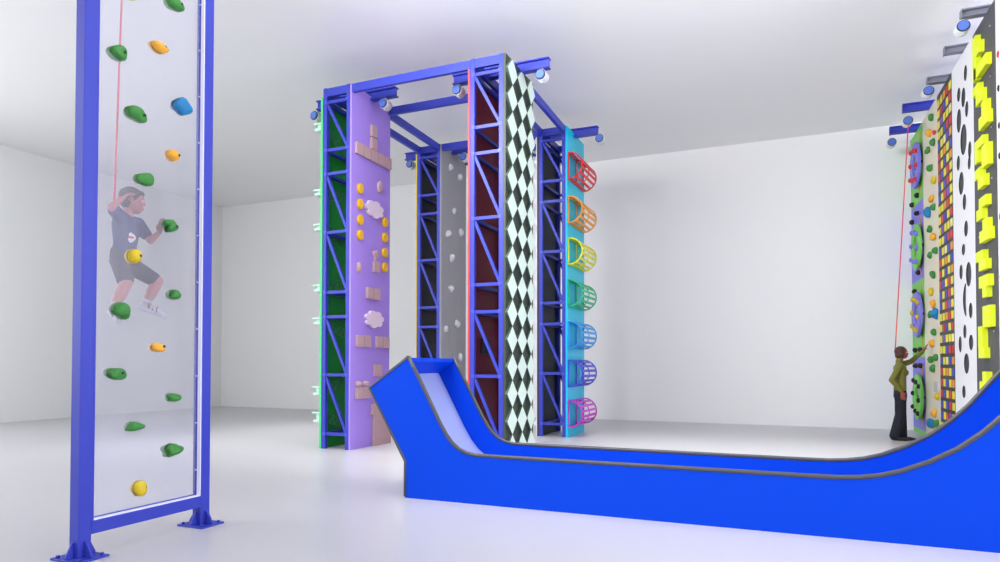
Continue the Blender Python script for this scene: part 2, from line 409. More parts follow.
# --- tower 3: maroon inside, checkered outside
t3, x0, x1, y0, y1, gy, gx0, gx1, gz = tower('climbing_tower', 'blue lattice tower with white diamonds on its right side and a maroon back board', -4.40, 9.15)
MB().box(x0 - .03, x0, y0, y1, 0, 6.04).build('maroon_panel', M_maroon, t3)
MB().box(x0 - .03, x0, y0 - .012, y0 + .0, 0, 6.04).build('panel_edge', M_red, t3)['label'] = 'bright red edge strip'
MB().box(x0 + .0, x0 + .02, 9.55, 9.85, 1.62, 1.86).build('backing_plate', M_black, t3)
cp = MB().box(x1, x1 + .04, y0, y1, 0, 6.19).build('checker_panel', M_checkdark, t3)
hw, hh = .210, .207
for c, yc in enumerate((9.325, 9.745, 10.145)):
    wy = hw if c < 2 else .190
    for k in range(15):
        z = 0.162 + .414 * k
        lo = max(z - hh, 0.0)
        poly = [(yc - wy, z), (yc, z + hh), (yc + wy, z), (yc, lo)] if lo > 0 else [(yc - wy, z), (yc, z + hh), (yc + wy, z), (yc + .04, 0.0), (yc - .04, 0.0)]
        MB().prism([(yc + (a - yc) * .985, b) for a, b in poly], 0, x1 + .04, x1 + .085, 0, 1).build('diamond_hold', [M_diamond, M_diashade], cp)
belay(-4.905, gy, 6.01, 'auto-belay drum left of the maroon tower, under the girder')
belay(-3.43, gy, 6.01, 'auto-belay drum right of the white diamond panel')

# --- tower 4: cyan panel with slatted cages
t4, x0, x1, y0, y1, gy, gx0, gx1, gz = tower('climbing_tower', 'blue lattice tower with a cyan panel and seven coloured cages, rightmost of the four', -4.44, 12.44)
wp = MB().box(x0 - .04, x0, y0, y1, 0, 6.04).build('black_panel', M_black, t4)
MB().box(x0 - .055, x0 - .04, y0 - .005, y1, 0, 6.04).build('outer_board', M_white, t4)
for k in range(15):
    z = .25 + k * .41
    m = MB(); a = [(y0 + .06, z - .1), (y0 + .26, z), (y0 + .06, z + .1)]
    vs = [m.bm.verts.new((x0 - .055, y, zz)) for y, zz in a]; tip = m.bm.verts.new((x0 - .16, y0 + .10, z))
    for i in range(3): m.bm.faces.new([vs[i], vs[(i + 1) % 3], tip])
    m.bm.faces.new(vs)
    m.build('pyramid_hold', M_white, wp)
cyp = MB().box(x1, x1 + .035, y0, y1 + .03, 0, 6.19).build('cyan_panel', M_cyan, t4, .003)
xp = x1 + .035
cages = [('red', (228, 36, 48), 5.40), ('orange', (244, 160, 44), 4.52), ('yellow', (232, 230, 30), 3.69), ('green', (40, 190, 130), 2.855), ('sky blue', (40, 160, 240), 2.03), ('indigo blue', (66, 76, 214), 1.26), ('magenta', (206, 62, 206), 0.46)]
for nm, c, z in cages:
    cm = mat('cage_' + nm.replace(' ', '_'), s2l(*c), 0.4)
    R, ya, yb = .265, y0 + .05, y1 - .08
    def arc(y, r, n=18): return [(xp + .012 + r * 1.06 * math.sin(PI * i / n), y, z + r * math.cos(PI * i / n)) for i in range(n + 1)]
    m = MB()
    for yy in (ya, yb): m.tube(arc(yy, R) , .015, closed=True)
    m.tube(arc((ya + yb) / 2, R - .01), .012, closed=True)
    for s_ in (-1, 1): m.bar((xp + .012, ya, z + s_ * (R - .004)), (xp + .012, yb, z + s_ * (R - .004)), .022, .022)
    cg = m.build('cage', cm, t4); cg['label'] = nm + ' slatted half-round cage'
    for i in range(8):
        a = PI * (i + .5) / 8
        d = Vector((math.sin(a) * 1.06, 0, math.cos(a))); cc = Vector((xp + .012, 0, z))
        p = cc + d * R
        MB().bar((p.x, ya, p.z), (p.x, yb, p.z), .016, .05, up=(math.cos(a), 0, -math.sin(a))).build('slat', cm, cg)
belay(-3.30, gy, 6.0, 'auto-belay drum above and right of the red cage, on the cyan tower')
belay(-4.72, gy, 6.0, 'auto-belay drum between the diamond panel and the cyan tower, half hidden')

# --- beams tying the towers together
def beam(a, b, label):
    o = MB().bar(a, b, .07, .14).build('steel_crossbar', M_blue, None, .004)
    return tag(o, label, 'beam', 'beams tying the towers together')
zb = 6.12
beam((-6.61, 9.19, zb), (-4.402, 9.19, zb), 'long blue top beam in front, from the purple-panel tower to the maroon tower')
beam((-6.61, 10.31, zb), (-4.402, 10.31, zb), 'blue top beam running behind and parallel to the long front one')
beam((-7.17, 10.36, zb), (-7.22, 12.43, zb), 'left of the two blue beams running back from the purple-panel tower')
beam((-6.69, 10.36, zb), (-6.74, 12.43, zb), 'right of the two blue beams running back from the purple-panel tower')
beam((-6.65, 12.48, zb), (-4.442, 12.48, zb), 'blue top beam between the grey rock tower and the cyan tower')
beam((-6.65, 13.60, zb), (-4.442, 13.60, zb), 'rearmost blue beam, between grey and cyan towers at their back')
beam((-4.36, 10.38, zb), (-4.40, 12.43, zb), 'left beam running back from the diamond tower to the cyan tower')
beam((-3.88, 10.38, zb), (-3.92, 12.43, zb), 'right beam running back from the diamond tower to the cyan panel')

# ------------------------------------------------------------------ slide
rail = [(-3.706, 1.527), (-3.62, 1.375), (-3.544, 1.24), (-3.46, 1.085), (-3.384, .945), (-3.31, .81), (-3.233, .69), (-3.17, .615), (-3.09, .556), (-3.0, .52), (-2.9, .502), (-2.6, .50),
        (-1.981, .50), (-1.0, .50), (0.159, .50), (.45, .502), (.60, .513), (.75, .537), (.902, .582), (1.1, .67), (1.293, .785), (1.463, .925), (1.60, 1.07), (1.84, 1.38), (2.08, 1.76), (2.32, 2.25), (2.52, 2.80), (2.66, 3.40), (2.74, 4.0)]
slide = thing('slide', 'long royal blue indoor slide with dark rubber rails and pale sliding bed', 'slide', (-0.5, 6.7, 0))
outline = rail + [(3.25, 4.0), (3.35, 0.0), (-3.739, 0.0), (-3.739, .396), (-4.207, 1.18)]
ya, yb = 6.165, 7.26
for y, nm in ((ya, 'side_wall'), (yb - .03, 'side_wall')):
    MB().prism(outline, 1, y, y + .03).build(nm, M_slide, slide)
off = []
for i, (x, z) in enumerate(rail):
    a = rail[max(i - 1, 0)]; b = rail[min(i + 1, len(rail) - 1)]
    d = Vector((b[0] - a[0], b[1] - a[1])).normalized()
    off.append((x + d.y * .27, z - d.x * .27))
off[0] = (-3.925, 1.375)
bed = [off[0]] + [p for i, p in enumerate(off) if i and p[0] > -3.95]
m = MB(); low = [(x - 0.01 if x < -3 else x, z - .03) for x, z in bed]
m.prism(bed + low[::-1], 1, ya + .03, yb - .03)
o = m.build('sliding_bed', M_slidebed, slide); o['label'] = 'pale lavender sliding surface'
# closed ends and underside
MB().prism([(-3.69, 1.515), (-3.715, 1.50), (-4.19, 1.17), (-4.175, 1.155), (-3.70, 1.47)], 1, ya + .03, yb - .03).build('end_wall', M_slide, slide)
MB().prism([(-4.19, 1.18), (-3.735, .41), (-3.735, 0.0), (-3.715, 0.0), (-3.715, .41), (-4.165, 1.18)], 1, ya + .03, yb - .03).build('back_board', M_slide, slide)
MB().prism([(3.25, 4.0), (3.35, 0), (3.32, 0), (3.22, 4.0)], 1, ya + .03, yb - .03).build('rear_board', M_slide, slide)
def ribbon(mb, pts, y, r):
    mb.tube([(x, y, z) for x, z in pts], r, n=10)
for y in (ya + .012, yb - .018):
    m = MB(); ribbon(m, rail, y, .021)
    o = m.build('rail', M_rail, slide)
edge = [(-3.706, 1.527), (-4.207, 1.18), (-3.739, .396), (-3.739, 0.015)]
for y in (ya + .008, yb - .012):
    m = MB(); ribbon(m, edge, y, .019); m.build('edge_trim', M_rail, slide)

# ------------------------------------------------------------------ glass climbing frame
fr = thing('glass_climbing_frame', 'tall blue steel frame holding a clear climbing pane dotted with coloured holds', 'climbing frame', (-4.8, 3.85, 0))
FH = 6.2
GX = -4.825
for y in (3.30, 4.41):
    MB().box(-4.85, -4.75, y - .05, y + .05, 0.015, FH).build('post', M_blue, fr, .004)
    MB().box(-4.95, -4.65, y - .125, y + .125, 0, .016).build('base_plate', M_blue, fr, .003)
    for dx, dy in ((1, 0), (-1, 0), (0, 1), (0, -1)):
        m = MB()
        a, b, h = .05, .115 if dy else .135, .13
        q = [(a, .016), (b, .016), (b, .03), (a + .015, h), (a, h)]
        if dx:
            m.prism([(-4.8 + dx * u, v) for u, v in q], 1, y - .006, y + .006)
        else:
            m.prism([(y + dy * u, v) for u, v in q], 0, -4.806, -4.794)
        m.build('gusset', M_blue, fr)
    m = MB()
    for sx in (-.115, .115):
        for sy in (-.09, .09): m.cyl((-4.8 + sx, y + sy, .016), (-4.8 + sx, y + sy, .032), .013, n=8)
    m.build('anchor_bolts', M_blue, fr)
MB().box(-4.85, -4.75, 3.35, 4.36, .17, .27).build('bottom_beam', M_blue, fr, .003)
MB().box(-4.85, -4.75, 3.35, 4.36, FH - .1, FH).build('top_beam', M_blue, fr, .003)
# stop bars around the pane
m = MB()
m.box(-4.79, -4.752, 3.35, 3.368, .27, FH - .1)
m.box(-4.815, -4.795, 3.35, 4.36, .27, .285)
m.build('stop_bar', M_blue, fr)
m = MB()
m.box(-4.79, -4.752, 3.36, 4.355, .27, .281)
m.box(-4.79, -4.752, 4.350, 4.360, .27, FH - .1)
o = m.build('gasket', M_gasket, fr); o['label'] = 'white gasket strip inside the blue frame'
m = MB()
for k in range(14):
    z = .5 + k * .42; m.cyl((-4.803, 4.344, z), (-4.803, 4.36, z), .006, n=8)
m.build('frame_bolts', M_bolt, fr)
pane = MB().box(GX - .006, GX + .006, 3.352, 4.358, .272, FH - .1).build('pane', M_glass, fr); pane['label'] = 'clear hazy acrylic sheet'
HOLDS = [(3.54, 3.92, 0.161, 0.135, 'green'), (3.91, 4.13, 0.193, 0.115, 'orange'), (4.07, 4.58, 0.184, 0.121, 'green'), (3.66, 4.45, 0.122, 0.096, 'yellow'), (3.72, 3.48, 0.198, 0.123, 'green'), (4.13, 3.7, 0.238, 0.155, 'blue'), (4.06, 3.25, 0.151, 0.103, 'orange'), (3.78, 2.97, 0.174, 0.111, 'green'), (4.04, 2.63, 0.18, 0.102, 'green'), (3.7, 2.32, 0.142, 0.137, 'yellow'), (4.08, 2.04, 0.183, 0.103, 'green'), (3.6, 1.86, 0.181, 0.126, 'green'), (3.93, 1.59, 0.163, 0.092, 'orange'), (3.55, 1.37, 0.177, 0.102, 'green'), (4.08, 1.16, 0.131, 0.094, 'green'), (3.72, 0.93, 0.161, 0.1, 'green'), (4.08, 0.7, 0.180, 0.111, 'green'), (3.77, 0.43, 0.136, 0.138, 'yellow'), (3.95, 5.1, .17, .12, 'blue'), (3.55, 5.4, .17, .12, 'green')]
HM = {'green': M_hgreen, 'yellow': M_hyellow, 'orange': M_horange, 'blue': M_hblue}
for k, (y, z, wy, hz, c) in enumerate(HOLDS):
    for sd in (1, -1):
        xs = GX + sd * .006
        ry, rz = wy * .39, hz * .44
        amp = .10 if c in ('yellow', 'orange') else .24
        o = MB().blob((xs + sd * .012, y + .028, z), (.045, ry, rz), 300 + k, amp, flat=(0, xs, sd)).build('climbing_hold', HM[c], pane)
        o['label'] = c + ' bolt-on hold'
        tip = xs + sd * .052
        MB().cyl((xs + sd * .02, y + .038 + ry * .25, z + rz * .1), (tip, y + .038 + ry * .25, z + rz * .1), .011, n=10).build('bolt', M_dark, o)

# rope of the climber, hanging behind the pane
tag(MB().tube([(-5.0 + .00, 3.775 - .0036 * k, 6.2 - .137 * k) for k in range(26)], .008, n=8).build('climbing_rope', M_rope), 'red rope running down to the climber behind the clear pane', 'rope')

# ------------------------------------------------------------------ right-hand row of climbing panels
WX = 2.70
def wallpanel(label, y0, y1, m, z1=6.36, bracket=None, board=True, gx=2.22):
    t = thing('climbing_station', label, 'climbing panel', (WX + .2, (y0 + y1) / 2, 0), 'row of tall climbing panels on the right')
    pn = None
    if board:
        pn = MB().box(WX, WX + .04, y0 + .004, y1 - .004, 0, z1).build('board', m, t)
    mm = MB()
    for ya in (y0 + .02, y1 - .09):
        mm.box(WX + .07, WX + .14, ya, ya + .07, 0, z1 - .02); mm.box(WX + .5, WX + .57, ya, ya + .07, 0, z1 - .02)
    for z in (.2, 1.7, 3.2, 4.7, z1 - .1):
        for ya in (y0 + .02, y1 - .09): mm.box(WX + .14, WX + .5, ya + .01, ya + .06, z - .03, z + .03)
        mm.box(WX + .08, WX + .13, y0 + .09, y1 - .09, z - .03, z + .03); mm.box(WX + .51, WX + .56, y0 + .09, y1 - .09, z - .03, z + .03)
    mm.box(WX + .035, WX + .07, y0 + .03, y1 - .03, z1 - .3, z1 - .15); mm.box(WX + .035, WX + .07, y0 + .03, y1 - .03, .15, .3)
    mm.build('steel_frame', M_blue, t)
    if bracket:
        yc = (y0 + y1) / 2; gh = .155 if bracket is M_blue else .115
        g = ibeam(MB(), (gx, yc, 6.52), (WX + .57, yc, 6.52), .12, gh).build('belay_girder', bracket, t)
        MB().box(gx - .008, gx, yc - .065, yc + .065, 6.51 - gh, 6.525).build('end_plate', bracket, g)
    return t, pn
# panel A: green / violet blue with rings
tA, pA = wallpanel('lime and violet-blue climbing panel with four big rings, nearest the back wall', 15.45, 16.77, M_pgreen, bracket=M_blue, board=False, gx=2.22)
m = MB(); zs = [0, .1, 1.6, 3.2, 4.82, 6.36]
for i in range(5): m.box(WX, WX + .04, 15.454, 16.766, zs[i], zs[i + 1], mi=[0, 1, 0, 1, 0][i])
pA = m.build('board', [M_pgreen, M_pblue], tA)
for (z, rm, km, cn) in [(5.56, M_pblue, M_red2, 'violet-blue ring with red knobs'), (3.87, M_pgreen, M_pblue, 'lime ring with violet-blue knobs'), (2.47, M_pblue, M_hyellow, 'violet-blue ring with yellow knobs'), (.78, M_pgreen, M_dark, 'lime ring with black knobs')]:
    yc = 15.80; n = 40
    outer = [(yc + .46 * math.cos(2 * PI * i / n), z + .47 * math.sin(2 * PI * i / n)) for i in range(n)]
    inner = [(yc + .20 * math.cos(2 * PI * i / n), z + .22 * math.sin(2 * PI * i / n)) for i in range(n)]
    rg = MB().holed(outer, [inner], 0, WX - .10, WX - .05).build('ring', rm, pA, .008); rg['label'] = cn
    for i in range(8):
        a = 2 * PI * i / 8 + .2; r = .40 if i % 2 else .30
        MB().blob((WX - .115, yc + r * math.cos(a), z + r * math.sin(a)), (.04, .05, .05), i, .05, sub=2).build('knob', km, pA)
    m = MB()
    for i in range(4):
        a = PI / 2 * i; m.cyl((WX - .06, yc + .3 * math.cos(a), z + .3 * math.sin(a)), (WX, yc + .3 * math.cos(a), z + .3 * math.sin(a)), .025, n=8)
    m.build('spacer', M_dark, pA)
for y, z in [(15.95, 4.98), (16.5, 4.90), (15.95, 4.60), (16.5, 4.52), (15.75, 1.75), (16.3, 1.75), (15.75, 1.42), (16.3, 1.42), (15.9, 3.35), (16.3, 3.0)]:
    MB().blob((WX - .03, y, z), (.055, .055, .055), int(z * 10), .06, sub=2).build('knob', M_dark, pA)
for z, rr in ((5.56, .6), (3.87, .6), (2.47, .6), (.78, .6)):
    MB().tube([(WX - .004, 15.80 + .6 * math.cos(a) * .5 - .27, z + .68 * math.sin(a)) for a in [(-1.2 + 2.4 * i / 20) for i in range(21)]][::-1], .010, n=6).build('curved_stripe', M_horange, pA)
belay(2.245, 16.11, 6.18, 'auto-belay drum over the lime and violet-blue panel, furthest back')
# panel B: beige with natural holds
tB, pB = wallpanel('beige climbing panel with scattered green, orange and blue holds', 14.13, 15.45, M_beige, bracket=M_blue, gx=2.26)
BH = [(14.494, 6.099, 'green'), (14.681, 5.877, 'orange'), (14.193 + .05, 5.741, 'red'), (14.352, 5.595, 'green'), (14.816, 5.578, 'green'), (14.617, 5.187, 'green'), (14.322, 4.876, 'yellow'), (14.536, 4.573, 'orange'), (14.419, 4.389, 'green'), (14.839, 4.373, 'blue'), (14.71, 4.032, 'green'), (14.407, 3.83, 'orange'), (14.752, 3.539, 'green'), (14.26, 3.55, 'green'), (14.488, 3.136, 'green'), (14.676, 2.824, 'yellow'), (14.504, 2.58, 'orange'), (14.307, 2.385, 'blue'), (14.801, 2.405, 'green'), (14.471, 2.053, 'green'), (14.645, 1.85, 'orange'), (14.704, 1.534, 'green'), (14.339, 1.562, 'green'), (14.61, 1.368, 'green'), (14.279, 0.858, 'yellow'), (14.514, 0.536, 'orange'), (14.729, 0.332, 'blue'), (14.33, 0.354, 'green')]
HM['red'] = M_red2
for k, (y, z, c) in enumerate(BH):
    s_ = 1.35 if c == 'blue' else (.6 if c == 'red' else 1)
    o = MB().blob((WX - .03, y, z), (.055 * s_, .072 * s_, .072 * s_), 500 + k, .14, flat=(0, WX, -1)).build('climbing_hold', HM[c], pB); o['label'] = c + ' bolt-on hold'
MB().box(WX - .012, WX, 14.35, 14.60, .93, 1.12).build('notice_plate', M_hlilac, pB)
belay(2.335, 14.79, 6.175, 'auto-belay drum over the beige panel, with the red rope')
# panel C: black with coloured bricks
tC, pC = wallpanel('black climbing panel covered in rows of small coloured bricks', 13.04, 14.12, M_black, bracket=M_steelgrey, gx=2.45)
cols = {'y': mat('brick_yellow', s2l(232, 222, 50), .5), 'r': mat('brick_red', s2l(206, 44, 44), .5), 'b': mat('brick_blue', s2l(56, 66, 190), .5), 'o': mat('brick_orange', s2l(230, 150, 40), .5), 'p': mat('brick_violet', s2l(120, 80, 190), .5), 'c': mat('brick_cream', s2l(236, 228, 150), .5)}
pats = ['yyory', 'rbyry', 'bycbo', 'yrbyr', 'bybry', 'ryoyb', 'ypyyc', 'byrpy', 'rybyo', 'yybrr']
bricks = []
for r_ in range(32):
    z = .15 + .1945 * r_
    for k, yc in enumerate((14.0, 13.785, 13.57, 13.355, 13.14)):
        bricks.append((yc, z, pats[(r_ * 7 + 3) % 10][k]))
bricks.sort(key=lambda b: (b[1] - 2.9) ** 2)
for y, z, c in bricks[:100]:
    MB().box(WX - .008, WX, y - .072, y + .072, z - .065, z + .065).build('brick_hold', cols[c], pC)
m = MB(); keys = list(cols)
for y, z, c in bricks[100:]: m.box(WX - .008, WX, y - .072, y + .072, z - .065, z + .065, mi=keys.index(c))
o = m.build('brick_holds', [cols[k] for k in keys], pC); o['kind'] = 'stuff'
belay(2.46, 13.58, 6.27, 'auto-belay drum over the black brick-dotted panel')
# panel D: white with holes
tD, _ = wallpanel('white climbing panel punched with oval holes', 11.71, 13.03, M_white, bracket=M_steelgrey, board=False, gx=2.47)
def ell(yc, zc, ry, rz, n=24, bend=0):
    out = []
    for i in range(n):
        a = 2 * PI * i / n; yy = ry * math.cos(a); zz = rz * math.sin(a)
        out.append((yc + yy + bend * (zz / rz) ** 2, zc + zz))
    return out
DH = [(12.148, 5.98, .055, .12), (12.57, 5.80, .06, .11), (12.29, 5.65, .07, .15), (12.101, 5.40, .055, .12), (12.58, 5.38, .08, .19), (12.313, 4.99, .11, .24), (11.958, 4.718, .055, .13), (12.65, 4.712, .06, .12), (12.483, 4.34, .09, .18), (11.994, 4.53, .05, .10), (12.303, 4.0, .06, .125), (12.228, 3.566, .065, .125), (12.398, 3.264, .06, .09), (12.563, 2.93, .06, .12), (12.113, 2.839, .09, .19), (12.021, 2.271, .06, .12), (12.378, 1.965, .055, .11), (12.674, 1.773, .055, .13), (12.021, 1.783, .07, .12), (12.30, 1.462, .09, .16), (12.48, 1.012, .06, .10), (12.15, .6, .07, .12), (12.6, .35, .06, .1)]
holes = [ell(h[0], h[1], h[2] * 1.7, h[3]) for h in DH] + [ell(12.38, 2.46, .09, .26, 36, -.08)]
pD = MB().holed([(11.714, 0), (13.026, 0), (13.026, 6.36), (11.714, 6.36)], holes, 0, WX, WX + .012, 0, 1).build('board', [M_white, M_dark], tD)
MB().box(WX + .012, WX + .02, 11.72, 13.02, 0, 6.3).build('backing_sheet', M_black, tD)
# panel E: charcoal with interlocking yellow steps
tE, pE = wallpanel('charcoal climbing panel with stepped acid-yellow blocks', 10.63, 11.70, M_tetback, bracket=M_steelgrey, gx=2.44)
TP = [[(11.03, 11.19, 5.45, 6.08), (10.87, 11.03, 5.77, 5.94)], [(10.54, 11.13, 5.46, 5.62)], [(10.93, 11.21, 5.24, 5.37), (10.78, 11.05, 5.06, 5.24)],
      [(10.60, 10.78, 4.85, 5.02), (10.52, 10.92, 4.68, 4.85)], [(10.74, 11.14, 4.45, 4.58), (10.99, 11.14, 4.27, 4.45)], [(10.54, 10.80, 4.12, 4.42)],
      [(10.87, 11.15, 4.04, 4.18), (10.71, 11.0, 3.88, 4.04)], [(10.63, 10.96, 3.60, 3.74), (10.82, 11.09, 3.45, 3.60)], [(10.60, 10.80, 3.28, 3.42), (10.51, 10.95, 3.12, 3.28)],
      [(10.81, 11.15, 2.88, 3.02), (10.67, 11.0, 2.74, 2.88)], [(10.58, 11.01, 2.50, 2.66), (10.66, 10.85, 2.36, 2.50)], [(10.53, 10.85, 1.95, 2.24)],
      [(10.88, 11.08, 1.68, 1.975), (10.79, 11.07, 1.535, 1.68)], [(10.71, 10.90, 1.0, 1.35), (10.90, 11.04, 1.0, 1.21)], [(10.80, 11.08, .55, .75), (10.66, 10.95, .40, .55)]]
for rects in TP:
    m = MB()
    for ya_, yb_, za_, zb_ in rects: m.box(WX - .07, WX, ya_ * 1.0233, yb_ * 1.0233, 1.45 + (za_ - 1.45) * 1.0233, 1.45 + (zb_ - 1.45) * 1.0233)
    m.build('step_block', M_tet, pE)
m = MB()
for k in range(9):
    z = .5 + k * .7
    for y in (10.85, 11.5): m.cyl((WX - .008, y, z), (WX, y, z), .012, n=8)
m.build('panel_bolts', M_bolt, pE)
belay(2.45, 11.17, 6.27, 'auto-belay drum over the charcoal panel with yellow blocks, topmost right')
# panel F: white, only its edge is in view
tF, pF = wallpanel('white climbing panel, only its edge visible at the right margin', 9.31, 10.62, M_white)
for k, (z, c) in enumerate([(5.55, M_red2), (5.1, M_dark), (4.6, M_dark), (4.2, M_dark), (3.4, M_red2), (2.6, M_dark)]):
    MB().blob((WX - .002, 10.50, z), (.015, .03, .045), k, .1, sub=2).build('climbing_hold', c, pF)

# rope of the woman
tag(MB().tube([(2.335 - .012 * k, 14.70 - .008 * k, 6.10 - .183 * k) for k in range(25)], .010, n=8).build('climbing_rope', M_rope), 'long red rope hanging from the right-hand drums to the woman in the olive top', 'rope')

# ------------------------------------------------------------------ people
def solid(name, prims, m, parent, voxel=.01, smooth=6):
    """fuse tapered limbs and ovals into one continuous skin"""
    bm = bmesh.new()
    def add(g, M):
        mp = [bm.verts.new(M @ v.co) for v in g.verts]; g.verts.index_update()
        for f in g.faces: bm.faces.new([mp[v.index] for v in f.verts])
        g.free()
    for p in prims:
        if p[0] == 'e':
            _, c, r = p[:3]; rot = p[3] if len(p) > 3 else Matrix.Identity(3)
            g = bmesh.new(); bmesh.ops.create_icosphere(g, subdivisions=3, radius=1)
            add(g, Matrix.Translation(Vector(c)) @ rot.to_4x4() @ Matrix.Diagonal((*r, 1)))
        elif p[0] == 'c':
            _, a, b, ra, rb = p; a = Vector(a); b = Vector(b); d = b - a; L = d.length; q = d.to_track_quat('Z', 'Y').to_matrix()
            g = bmesh.new(); bmesh.ops.create_uvsphere(g, u_segments=20, v_segments=12, radius=1)
            for v in g.verts:
                if v.co.z >= -1e-6 and not (abs(v.co.z) < 1e-6): v.co = v.co * rb + Vector((0, 0, L))
                elif abs(v.co.z) < 1e-6: v.co = v.co * ra
                else: v.co = v.co * ra
            add(g, Matrix.Translation(a) @ q.to_4x4())
    me = bpy.data.meshes.new(name + '_src'); bm.to_mesh(me); bm.free()
    o = bpy.data.objects.new(name + '_src', me); COL.objects.link(o)
    r = o.modifiers.new('r', 'REMESH'); r.mode = 'VOXEL'; r.voxel_size = voxel
    s = o.modifiers.new('s', 'SMOOTH'); s.iterations = smooth; s.factor = .5
    dg = bpy.context.evaluated_depsgraph_get(); dg.update()
    nm = bpy.data.meshes.new_from_object(o.evaluated_get(dg))
    bpy.data.objects.remove(o); bpy.data.meshes.remove(me)
    for f in nm.polygons: f.use_smooth = True
    nm.materials.clear(); nm.materials.append(m); nm.name = name
    ob = bpy.data.objects.new(name, nm); COL.objects.link(ob); ob.parent = parent
    if parent: ob.location = -parent_world(parent)
    return ob
def V(*a): return Vector(a)
def hand(prims, wrist, dirn, palmn, s, curl, side=1):
    """palm and five fingers; dirn along the hand, palmn out of the palm"""
    d = Vector(dirn).normalized(); n = Vector(palmn); n = (n - d * n.dot(d)).normalized(); u = d.cross(n) * side
    w_ = Vector(wrist)
    for k in (-1, 0, 1): prims.append(('c', w_ + u * .018 * k * s * .6, w_ + d * .075 * s + u * .024 * k * s, .016 * s, .014 * s))
    ln = (.062, .078, .084, .076)
    for k in range(4):
        b = w_ + d * .085 * s + u * (-.033 + .022 * k) * s
        L = ln[k] * s; a = b + (d * math.cos(curl * .5) + n * math.sin(curl * .5) + u * (-.10 + .07 * k)) * L * .5
        e = a + (d * math.cos(curl) + n * math.sin(curl)) * L * .5
        prims.append(('c', b - d * .01 * s, a, .0095 * s, .0085 * s)); prims.append(('c', a, e, .0085 * s, .0072 * s))
    b = w_ + d * .025 * s + u * .028 * s
    a = b + (d * .6 + u * .75 + n * .25) * .042 * s; e = a + (d * .85 + u * .3 + n * .3) * .032 * s
    prims.append(('c', b, a, .013 * s, .0105 * s)); prims.append(('c', a, e, .0105 * s, .008 * s))
def head(prims, c, s, fwd, up):
    """skull, jaw, nose, brow, lips, ears; s is half the head height"""
    f = Vector(fwd).normalized(); u = Vector(up); u = (u - f * u.dot(f)).normalized(); r = f.cross(u)
    R = Matrix((r, f, u)).transposed(); c = Vector(c)
    def q(a, b, d): return c + r * a * s + f * b * s + u * d * s
    prims.append(('e', q(0, -.08, .22), (.70 * s, .84 * s, .76 * s), R))
    prims.append(('e', q(0, .12, -.18), (.58 * s, .64 * s, .68 * s), R))
    prims.append(('e', q(0, .34, -.68), (.36 * s, .34 * s, .26 * s), R))
    prims.append(('c', q(0, .68, .08), q(0, .82, -.18), .08 * s, .11 * s))
    prims.append(('e', q(0, .70, .22), (.46 * s, .12 * s, .09 * s), R))
    prims.append(('e', q(0, .74, -.46), (.20 * s, .10 * s, .045 * s), R)); prims.append(('e', q(0, .71, -.56), (.18 * s, .10 * s, .05 * s), R))
    for k in (-1, 1):
        prims.append(('e', q(k * .70, -.05, -.02), (.07 * s, .14 * s, .22 * s), R))
        prims.append(('e', q(k * .34, .56, -.12), (.2 * s, .16 * s, .16 * s), R))
    return q, R
def eyes(parent, q, s, R):
    m = MB()
    for k in (-1, 1): m.blob(q(k * .27, .69, .06), (.085 * s,) * 3, 0, 0, sub=2)
    o = m.build('eyes', M_eye, parent)
    m = MB()
    for k in (-1, 1): m.blob(q(k * .27, .765, .06), (.04 * s,) * 3, 0, 0, sub=2)
    m.build('pupils', M_dark, parent)

# --- the climber behind the pane (faces the pane, turned to the right)
CX = -5.08
cl = thing('person', 'climber in navy t-shirt and dark shorts hanging behind the clear pane', 'person', (-5.1, 3.87, 1.83))
hd = V(-5.07, 3.905, 2.838)
fw = V(.66, .75, -.10); upv = V(-.02, -.06, 1)
body = []
q, R = head(body, hd, .112, fw, upv)
neck = V(-5.11, 3.885, 2.715); chest = V(-5.12, 3.885, 2.60); belly = V(-5.13, 3.885, 2.45); pelv = V(-5.15, 3.88, 2.34)
body.append(('c', hd + V(-.02, -.015, -.05), neck, .045, .048))
shR = V(-5.06, 3.785, 2.675); elR = V(-5.00, 3.66, 2.725); haR = V(-4.985, 3.765, 2.83)
shL = V(-5.12, 3.995, 2.665); elL = V(-5.03, 4.05, 2.52); wrL = V(-4.945, 4.065, 2.585)
side_ = (shL - shR).normalized()
for t_ in (-1, 0, 1):
    body.append(('c', chest + side_ * .065 * t_ + V(0, 0, .02), belly + side_ * .04 * t_, .060, .054)); body.append(('c', belly + side_ * .04 * t_, pelv + side_ * .042 * t_, .054, .062))
body += [('c', neck + V(0, 0, -.03), shR, .045, .042), ('c', neck + V(0, 0, -.03), shL, .045, .042),
         ('c', shR, elR, .040, .032), ('c', elR, haR + V(0, -.03, -.025), .032, .022), ('c', shL, elL, .038, .031), ('c', elL, wrL, .031, .020)]
hand(body, haR + V(0, -.03, -.025), (.05, .55, .55), (.2, .5, -.5), .80, .8, 1)
hand(body, wrL, (.25, .05, .95), (.95, .1, -.2), .80, .35, -1)
hipR = V(-5.12, 3.835, 2.31); knR = V(-5.0, 3.80, 2.12); anR = V(-5.03, 3.71, 1.90)
hipL = V(-5.17, 3.935, 2.31); knL = V(-4.99, 4.09, 2.165); anL = V(-5.06, 4.03, 1.965)
body += [('c', hipR, knR, .068, .048), ('c', knR, knR.lerp(anR, .4), .049, .048), ('c', knR.lerp(anR, .4), anR, .048, .029), ('c', hipL, knL, .070, .048), ('c', knL, knL.lerp(anL, .4), .049, .048), ('c', knL.lerp(anL, .4), anL, .048, .029)]
toR = V(-4.945, 3.685, 1.83); toL = V(-4.96, 4.10, 1.895)
body += [('c', anR, toR, .028, .024), ('c', anL, toL, .028, .024)]
bo = solid('body', body, M_skin, cl, voxel=.0055, smooth=4)
eyes(cl, q, .112, R)
